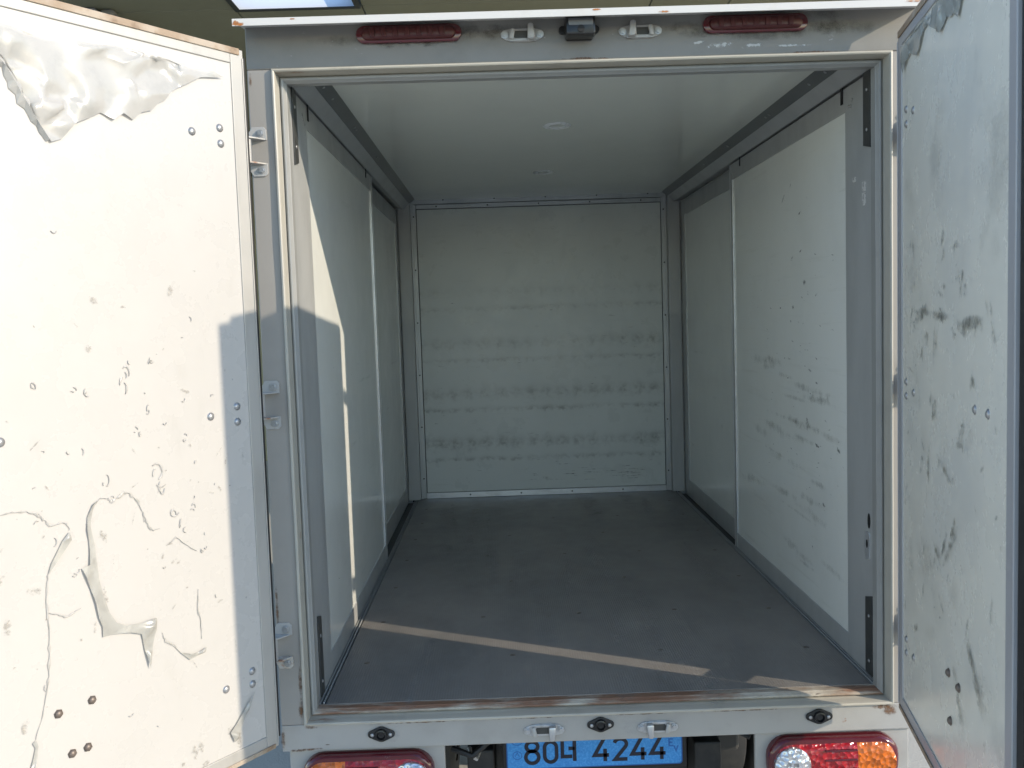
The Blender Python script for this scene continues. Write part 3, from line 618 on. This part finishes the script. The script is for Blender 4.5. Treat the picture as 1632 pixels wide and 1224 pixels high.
crump = [(.80,1.66),(.74,1.60),(.645,1.598),(.58,1.567),(.561,1.539),(.533,1.483),(.51,1.443),(.494,1.412),(.47,1.421),(.44,1.457),(.407,1.474),(.381,1.489),(.353,1.478),(.33,1.496),(.307,1.485),(.286,1.505),(.26,1.513),(.243,1.532),(.224,1.542),(.208,1.563),(.178,1.583),(.127,1.611),(.064,1.621),(.09,1.631),(.141,1.628),(.184,1.63),(.222,1.634),(.268,1.633),(.325,1.639),(.388,1.631),(.428,1.628),(.487,1.62),(.577,1.63),(.643,1.655)]
film('torn_film', LD, LP, crump, .013, M['film'], 190, 4)
ribbon('film_fold', LD, LP, [(.60,1.575),(.575,1.548),(.548,1.50),(.522,1.452),(.498,1.416)], .020, M['film'], .010, 2)
flapA = [(.443,.662),(.452,.651),(.460,.63),(.464,.605),(.459,.565),(.456,.523),(.454,.492),(.446,.448),(.436,.414),(.420,.386),(.397,.372),(.363,.368),(.324,.369),(.326,.342),(.338,.301),(.347,.259),(.356,.301),(.364,.342),(.389,.354),(.412,.358),(.431,.361),(.452,.362),(.452,.386),(.460,.407),(.466,.44),(.474,.474),(.483,.502),(.490,.522),(.473,.527),(.470,.566),(.473,.603),(.469,.628),(.456,.655)]
film('torn_film', LD, LP, flapA, .010, M['film_flap'], 40, 8)
flapB = [(.51,.606),(.506,.588),(.522,.571),(.539,.552),(.552,.536),(.56,.525),(.551,.55),(.537,.572),(.526,.59)]
film('torn_film', LD, LP, flapB, .008, M['film_flap'], 12, 9)
film('torn_film', LD, LP, [(.608,.195),(.604,.181),(.607,.163),(.612,.137),(.61,.10),(.622,.10),(.622,.142),(.615,.161),(.61,.179),(.615,.191)], .006, M['film_flap'], 10, 10)
film('torn_film', LD, LP, [(.27,.268),(.242,.256),(.222,.255),(.199,.261),(.203,.249),(.223,.247),(.246,.244)], .008, M['film_flap'], 8, 12)
film('torn_film', LD, LP, [(.066,.106),(.082,.078),(.098,.053),(.118,.018),(.134,-.003),(.146,.026),(.128,.04),(.105,.062),(.085,.085)], .009, M['film_flap'], 14, 13)
lines = [([(.452,.651),(.438,.664),(.419,.66),(.411,.651),(.394,.659),(.382,.667),(.369,.662),(.35,.64),(.34,.614),(.339,.592)],.007),([(.34,.614),(.33,.585),(.32,.569),(.302,.57)],.006),
 ([(.56,.525),(.563,.498),(.566,.474),(.566,.439),(.565,.404),(.567,.364),(.572,.316),(.58,.278),(.593,.232),(.608,.195)],.006),([(.312,.329),(.304,.307),(.284,.292),(.264,.263)],.006),([(.212,.405),(.214,.354),(.208,.323),(.209,.283)],.005),
 ([(.644,.666),(.621,.669),(.598,.666),(.58,.66),(.566,.648),(.548,.627),(.523,.628),(.513,.625),(.509,.609)],.006),([(.286,.526),(.261,.54),(.231,.513),(.209,.497)],.005),([(.563,.448),(.542,.437),(.527,.428),(.511,.434),(.495,.439)],.005)]
for i,(pt,wd) in enumerate(lines): ribbon('torn_edge', LD, LP, pt, wd*.75, M['film_edge'], .0022, i)
# small curled chips, one mesh: too many and too small to pick apart
rr = random.Random(31); cm = MB()
def chip(u, v, sz):
    a0 = rr.uniform(0,6.28); ln = rr.uniform(1.0,3.6); rx, ry = sz*rr.uniform(.5,1), sz*rr.uniform(.7,1.4); prev = None
    for k in range(7):
        t = a0+ln*k/6; ww = sz*.11*math.sin(math.pi*(k+.5)/7)+.0005; q = []
        for s,h in ((1-ww/sz*1.2,.0006),(1,.0022),(1+ww/sz*1.2,.0006)):
            q.append(cm.bm.verts.new(LP(u+rx*s*math.cos(t)+rr.uniform(-.06,.06)*sz, v+ry*s*math.sin(t)+rr.uniform(-.06,.06)*sz, h)))
        if prev:
            for j in range(2): cm.bm.faces.new((prev[j],prev[j+1],q[j+1],q[j]))
        prev = q
for u,v,s in ((.365,.902,.016),(.36,.93,.010),(.295,.955,.008),(.42,.70,.010),(.30,.70,.016),(.29,.675,.014),(.345,.80,.006),(.33,.79,.008),(.285,.665,.012),(.26,.60,.012),(.31,.845,.007),(.45,.895,.008),(.48,.90,.010),(.56,.92,.010),(.21,.60,.008),(.57,.64,.012),(.24,.57,.010),(.50,.52,.008),(.19,.50,.008),(.22,.77,.006)): chip(u,v,s); chip(u+.004,v-.006,s*.7)
for _ in range(34): chip(rr.uniform(.1,.82), rr.triangular(.05,1.25,.7), rr.uniform(.003,.007))
cm.build('film_chips', M['chip_edge'], LD, kind='stuff')
mk = [(rr.uniform(.06,.84), rr.triangular(.02,1.3,.6), rr.choice((.006,.008,.012,.03,.05)), rr.choice((.004,.006,.012,.025)), rr.uniform(0,3)) for _ in range(110)] + [(rr.uniform(.08,.84), rr.uniform(-.03,.03), rr.uniform(.02,.09), rr.uniform(.02,.05), 1.4) for _ in range(12)]
scuffs('scuff_marks', LD, LP, mk, M['scuff_pale'], .0006)
GRIME = scuff_mat('faint_grime', (.40,.395,.36), .36, .95, .22, 9)
scuffs('grime_shade_patches', RD, RP, [(rr.uniform(.1,.8), rr.uniform(.0,1.4), rr.uniform(.10,.40), rr.uniform(.06,.2), rr.uniform(0,3)) for _ in range(22)], GRIME, .0003)
# right door film and scuffs
film('torn_film', RD, RP, [(.355,1.655),(.398,1.655),(.62,1.655),(.565,1.612),(.559,1.604),(.55,1.594),(.539,1.579),(.517,1.591),(.498,1.598),(.479,1.597),(.459,1.607),(.446,1.603),(.426,1.596),(.407,1.588),(.377,1.603),(.34,1.622),(.31,1.638),(.325,1.647)], .010, M['film_grey'], 40, 3)
film('torn_film', RD, RP, [(.31,1.655),(.31,1.638),(.263,1.637),(.247,1.622),(.23,1.609),(.205,1.596),(.162,1.61),(.135,1.621),(.117,1.616),(.098,1.612),(.08,1.604),(.065,1.589),(.056,1.619),(.050,1.655)], .008, M['film_grey'], 30, 5)
pts = [(.145,.99),(.255,1.011),(.41,.994),(.544,.979),(.661,.985),(.74,.97),(.266,.949),(.374,.937),(.543,1.068),(.567,1.046),(.41,1.054),(.168,.968),(.356,.777),(.336,.8),(.234,.646),(.448,.663),(.635,.869),(.562,.773),(.547,.73),(.375,.68),(.499,.653),(.427,1.162),(.409,1.128),(.511,1.137),(.146,1.168),(.727,1.006),(.48,.964)]
mk = [(u+rr.uniform(-.02,.02), v+rr.uniform(-.01,.01), rr.uniform(.03,.09), rr.uniform(.015,.035), rr.uniform(0,3)) for u,v in pts for _ in range(2)]
mk += [(.21,.99,.16,.035,.1),(.36,.995,.2,.03,-.1),(.6,.975,.22,.045,.05),(.43,.503,.14,.03,1.0),(.50,.555,.10,.03,1.1),(.355,.455,.10,.02,1.2),(.30,.66,.03,.16,0),(.46,.66,.18,.025,-.5),(.41,.37,.10,.02,-.6),(.594,.368,.10,.02,1.2),(.18,.236,.08,.03,.5),(.748,.469,.12,.02,1.4),(.637,.32,.14,.03,-.8),(.696,.295,.12,.03,-.9),(.24,.914,.08,.02,1),(.55,.20,.25,.05,-1.0)]
mk += [(rr.uniform(.06,.8), rr.triangular(.02,1.3,.5), rr.uniform(.02,.06), rr.uniform(.008,.02), rr.uniform(0,3)) for _ in range(36)]
scuffs('scuff_marks', RD, RP, mk, M['scuff'], .0006)
scuffs('smear_marks', RD, RP, [(.485,.515,.20,.034,.785),(.375,.480,.12,.022,-.59),(.25,1.005,.2,.032,0),(.40,1.0,.22,.028,-.1),(.62,.985,.26,.038,.05),(.36,.945,.10,.02,1.4),(.56,1.055,.10,.016,-1.2),(.30,.66,.10,.014,1.5),(.45,.665,.16,.020,-.5),(.66,.30,.26,.04,-.85),(.35,.79,.09,.022,1.2),(.56,.76,.08,.016,.9)], scuff_mat('olive_smear', (.17,.165,.13), .38, .78, .65, 34), .0030)
scuffs('dark_marks', RD, RP, [(u+rr.uniform(-.03,.03), v+rr.uniform(-.02,.02), rr.uniform(.012,.035), rr.uniform(.005,.012), rr.uniform(0,3)) for u,v in pts[:14]] + [(.43,.503,.09,.012,1.0),(.49,.545,.06,.012,1.0)], M['scuff_dark'], .0018)

# --- lamp panels, tail lamps, plate, underbody
for s_ in (-1, 1):
    a, b = sorted((s_*.43, s_*.858)); lp = box('lamp_panel', M['sill'], truck, a, b, .012, .028, -.42, -.1452, .003)
    cx, cz = s_*.640, -.222
    hs = domed(lambda k: rrect(cx,cz,.181*k,.070*k,.058*k), .0119, ((1,0),(1.0,.020),(.97,.030),(.93,.034))).build('tail_lamp', M['lamp_rim'], truck, smooth=True)
    # lens: sections cut across the lamp
    def sect(name, x0, x1, m, out=.040):
        n_ = 14; top = []; 
        def hh(x):
            d = abs(x-cx); w_, h_, r_ = .166, .056, .046
            if d > w_: return .001
            return h_ if d < w_-r_ else h_-r_+math.sqrt(max(1e-6, r_*r_-(d-(w_-r_))**2))
        mb = MB(); rg = []
        for i in range(n_+1):
            x = x0+(x1-x0)*i/n_; h_ = hh(x); ring = []
            for k in range(9):
                t = -1+2*k/8; ring.append((x, .0119-.033-(out-.033)*(1-t*t)**.5*1.8, cz+h_*t))
            rg.append(ring)
        mb.rings(rg, close=False, cap=False); return mb.build(name, m, hs, smooth=True)
    o, i1, i2 = cx+s_*.165, cx+s_*.060, cx-s_*.165
    sect('amber_lens', *sorted((o, i1)), M['lens_amber'])
    sect('red_lens', *sorted((i1, i2)), M['lens_red'])
    for k in (-1,0,1): box('lens_divider', M['lamp_rim'], hs, *sorted((cx+s_*.058, cx-s_*.030)), -.036, -.0285, cz+.026*k+.010, cz+.026*k+.015, .001)
    rx = s_*.522; mb = MB(); K = 28
    mb.rings([[(rx+r*math.cos(t), .0119-y, cz+r*math.sin(t)) for t in [2*math.pi*k/K for k in range(K)]] for r, y in ((.050,.034),(.050,.044),(.046,.049),(.034,.054),(.018,.057),(.004,.058))]).build('reverse_lens', M['lens_clear'], hs, smooth=True)
# number plate
PY = .150; px0, px1, pz0, pz1 = -.262, .254, -.297, -.187
plt = MB().prism(rrect((px0+px1)/2,(pz0+pz1)/2,(px1-px0)/2,(pz1-pz0)/2,.010), PY, PY+.002, lambda u,v,a: (u,a,v)).build('number_plate', M['plate_rim'], truck, .0005)
MB().prism(rrect((px0+px1)/2,(pz0+pz1)/2,(px1-px0)/2-.0035,(pz1-pz0)/2-.0035,.008), PY-.0006, PY-.0001, lambda u,v,a: (u,a,v)).build('plate_field', M['plate'], plt)
box('plate_holder', M['black'], truck, px0-.012, px1+.014, PY+.003, PY+.014, pz0-.012, pz1+.03, .004)
def strokes(name, paths, wd, m, h=.0012):
    for path in paths:
        mb = MB(); V = []; n_ = len(path); closed = (path[0] == path[-1])
        for i,(x,z) in enumerate(path):
            p = path[i-1] if i > 0 else (path[-2] if closed else path[0]); q = path[i+1] if i < n_-1 else (path[1] if closed else path[-1])
            d1 = Vector((x-p[0], z-p[1])); d2 = Vector((q[0]-x, q[1]-z))
            d1 = d1.normalized() if d1.length > 1e-7 else d2.normalized(); d2 = d2.normalized() if d2.length > 1e-7 else d1
            n1 = Vector((-d1.y,d1.x)); n2 = Vector((-d2.y,d2.x)); nn = (n1+n2).normalized(); sc_ = wd/2/max(.45, nn.dot(n1))
            V.append([(x+nn.x*sc_, PY-.0007, z+nn.y*sc_),(x-nn.x*sc_, PY-.0007, z-nn.y*sc_),(x-nn.x*sc_, PY-.0007-h, z-nn.y*sc_),(x+nn.x*sc_, PY-.0007-h, z+nn.y*sc_)])
        mb.rings(V).build(name, m, plt)
zb_, zt_ = -.2800, -.2130; H = zt_-zb_
def arc(cx, cz, rx, rz, a0, a1, n_=10): return [(cx+rx*math.cos(R(a0+(a1-a0)*k/n_)), cz+rz*math.sin(R(a0+(a1-a0)*k/n_))) for k in range(n_+1)]
def loop(p): return p+[p[0]]
W8 = .0104
def d4(x0, x1): return [[(x0+(x1-x0)*.66,zt_),(x0,zb_+H*.27),(x1,zb_+H*.27)],[(x0+(x1-x0)*.74,zb_+H*.55),(x0+(x1-x0)*.74,zb_)]]
x0, x1 = -.2055, -.1675; c = (x0+x1)/2; r = (x1-x0)/2
strokes('digit_eight', [loop(arc(c, zb_+.0195, r, .0185, 0, 345, 18)), loop(arc(c, zt_-.0155, r*.90, .0145, 0, 345, 18))], W8, M['plate_ink'])
x0, x1 = -.150, -.115; c = (x0+x1)/2; r = (x1-x0)/2
strokes('digit_zero', [loop(arc(c, zb_+r+.003, r, r, 180, 360, 10)+arc(c, zt_-r-.003, r, r, 0, 180, 10))], W8, M['plate_ink'])
strokes('plate_syllable', [[(-.098,zt_),(-.098,zb_+.018),(-.070,zb_+.018)],[(-.080,zb_+.042),(-.062,zb_+.042)],[(-.0625,zt_),(-.0625,zb_+.004)]], W8, M['plate_ink'])
strokes('digit_four', d4(-.004,.038), W8, M['plate_ink'])
x0, x1 = .054, .090; c = (x0+x1)/2
strokes('digit_two', [arc(c, zt_-.017, (x1-x0)/2, .0155, 165, -30, 10)+[(x0+.002,zb_+.004),(x1+.002,zb_+.004)]], W8, M['plate_ink'])
strokes('digit_four', d4(.106,.148), W8, M['plate_ink']); strokes('digit_four', d4(.162,.204), W8, M['plate_ink'])
strokes('electric_mark', [[(.227,-.221),(.215,-.221),(.215,-.241),(.227,-.241)],[(.215,-.231),(.225,-.231)],[(.229,-.241),(.235,-.257),(.241,-.241)]], .0042, M['plate_mark'], .0005)
strokes('plate_emblem', [loop(arc(-.230,-.214,.014,.009,0,345,16)),[(-.236,-.214),(-.224,-.214)],[(-.236,-.257),(-.230,-.246),(-.224,-.257)],loop(arc(-.230,-.254,.013,.012,0,345,14))], .0022, M['plate_mark'], .0005)
for u in (-.12, .12): put('bolt', BOLT, (u-.003, PY-.0006, pz1-.012), plt, (R(90),0,0))

# underbody
for s_ in (-1,1):
    a, b = sorted((s_*.30, s_*.38)); box('chassis_rail', M['under'], truck, a, b, .20, 3.4, -.40, -.26, .006)
box('cross_member', M['under'], truck, -.299, .299, .30, .38, -.40, -.28, .006)
box('cross_member', M['under'], truck, -.84, .84, .42, .48, -.255, -.1375, .004)
box('cross_member', M['under'], truck, -.84, .84, 1.3, 1.36, -.255, -.1375, .004)
box('mud_guard', M['under_grey'], truck, .386, .46, .30, .34, -.34, -.150, .01)
for i in range(5): box('spring_leaf', M['under_grey'], truck, .386+.002*i, .440, .36+.05*i, 1.6-.05*i, -.300-.018*i, -.284-.018*i, .003)
for i in range(5): box('spring_leaf', M['under_grey'], truck, -.440, -.386-.002*i, .36+.05*i, 1.6-.05*i, -.300-.018*i, -.284-.018*i, .003)
MB().tube([(.44,.10,-.20),(.40,.12,-.185),(.36,.16,-.20),(.33,.22,-.23),(.28,.26,-.22)], .009, 8).build('wiring_hose', M['rubber'], truck, smooth=True)
MB().tube([(-.42,.14,-.22),(-.36,.12,-.235),(-.30,.16,-.20),(-.27,.2,-.24)], .010, 8).build('wiring_hose', M['rubber'], truck, smooth=True)
MB().tube([(-.37,.17,-.235),(-.365,.14,-.245),(-.35,.15,-.26),(-.34,.18,-.25)], .006, 8).build('cable_clip', M['zinc'], truck, smooth=True)
def wheel(cx, cy, cz, wd, r):
    mb = MB(); K = 40; prof_ = [(.62*r,-wd/2),(.9*r,-wd/2),(.98*r,-wd*.42),(r,-wd*.3),(r,wd*.3),(.98*r,wd*.42),(.9*r,wd/2),(.62*r,wd/2)]
    mb.rings([[(cx+x, cy+q*math.cos(t), cz+q*math.sin(t)) for t in [2*math.pi*k/K for k in range(K)]] for q, x in prof_], cap=False)
    wv = mb.build('wheel', M['tyre'], truck, smooth=True)
    mb = MB(); mb.rings([[(cx+x, cy+q*math.cos(t), cz+q*math.sin(t)) for t in [2*math.pi*k/24 for k in range(24)]] for q, x in ((.63*r,-wd*.46),(.58*r,-wd*.3),(.25*r,-wd*.1),(.25*r,wd*.1),(.58*r,wd*.3),(.63*r,wd*.46))])
    mb.build('rim', M['under_grey'], wv, smooth=True)
for cx in (-.72,-.54,.54,.72): wheel(cx, 1.05, GZ+.275, .155, .275)
MB().tube([(-.62,1.05,GZ+.275),(-.2,1.05,GZ+.275),(0,1.05,GZ+.275),(.2,1.05,GZ+.275),(.62,1.05,GZ+.275)], [.05,.05,.12,.05,.05], 16).build('axle', M['under'], truck, smooth=True)
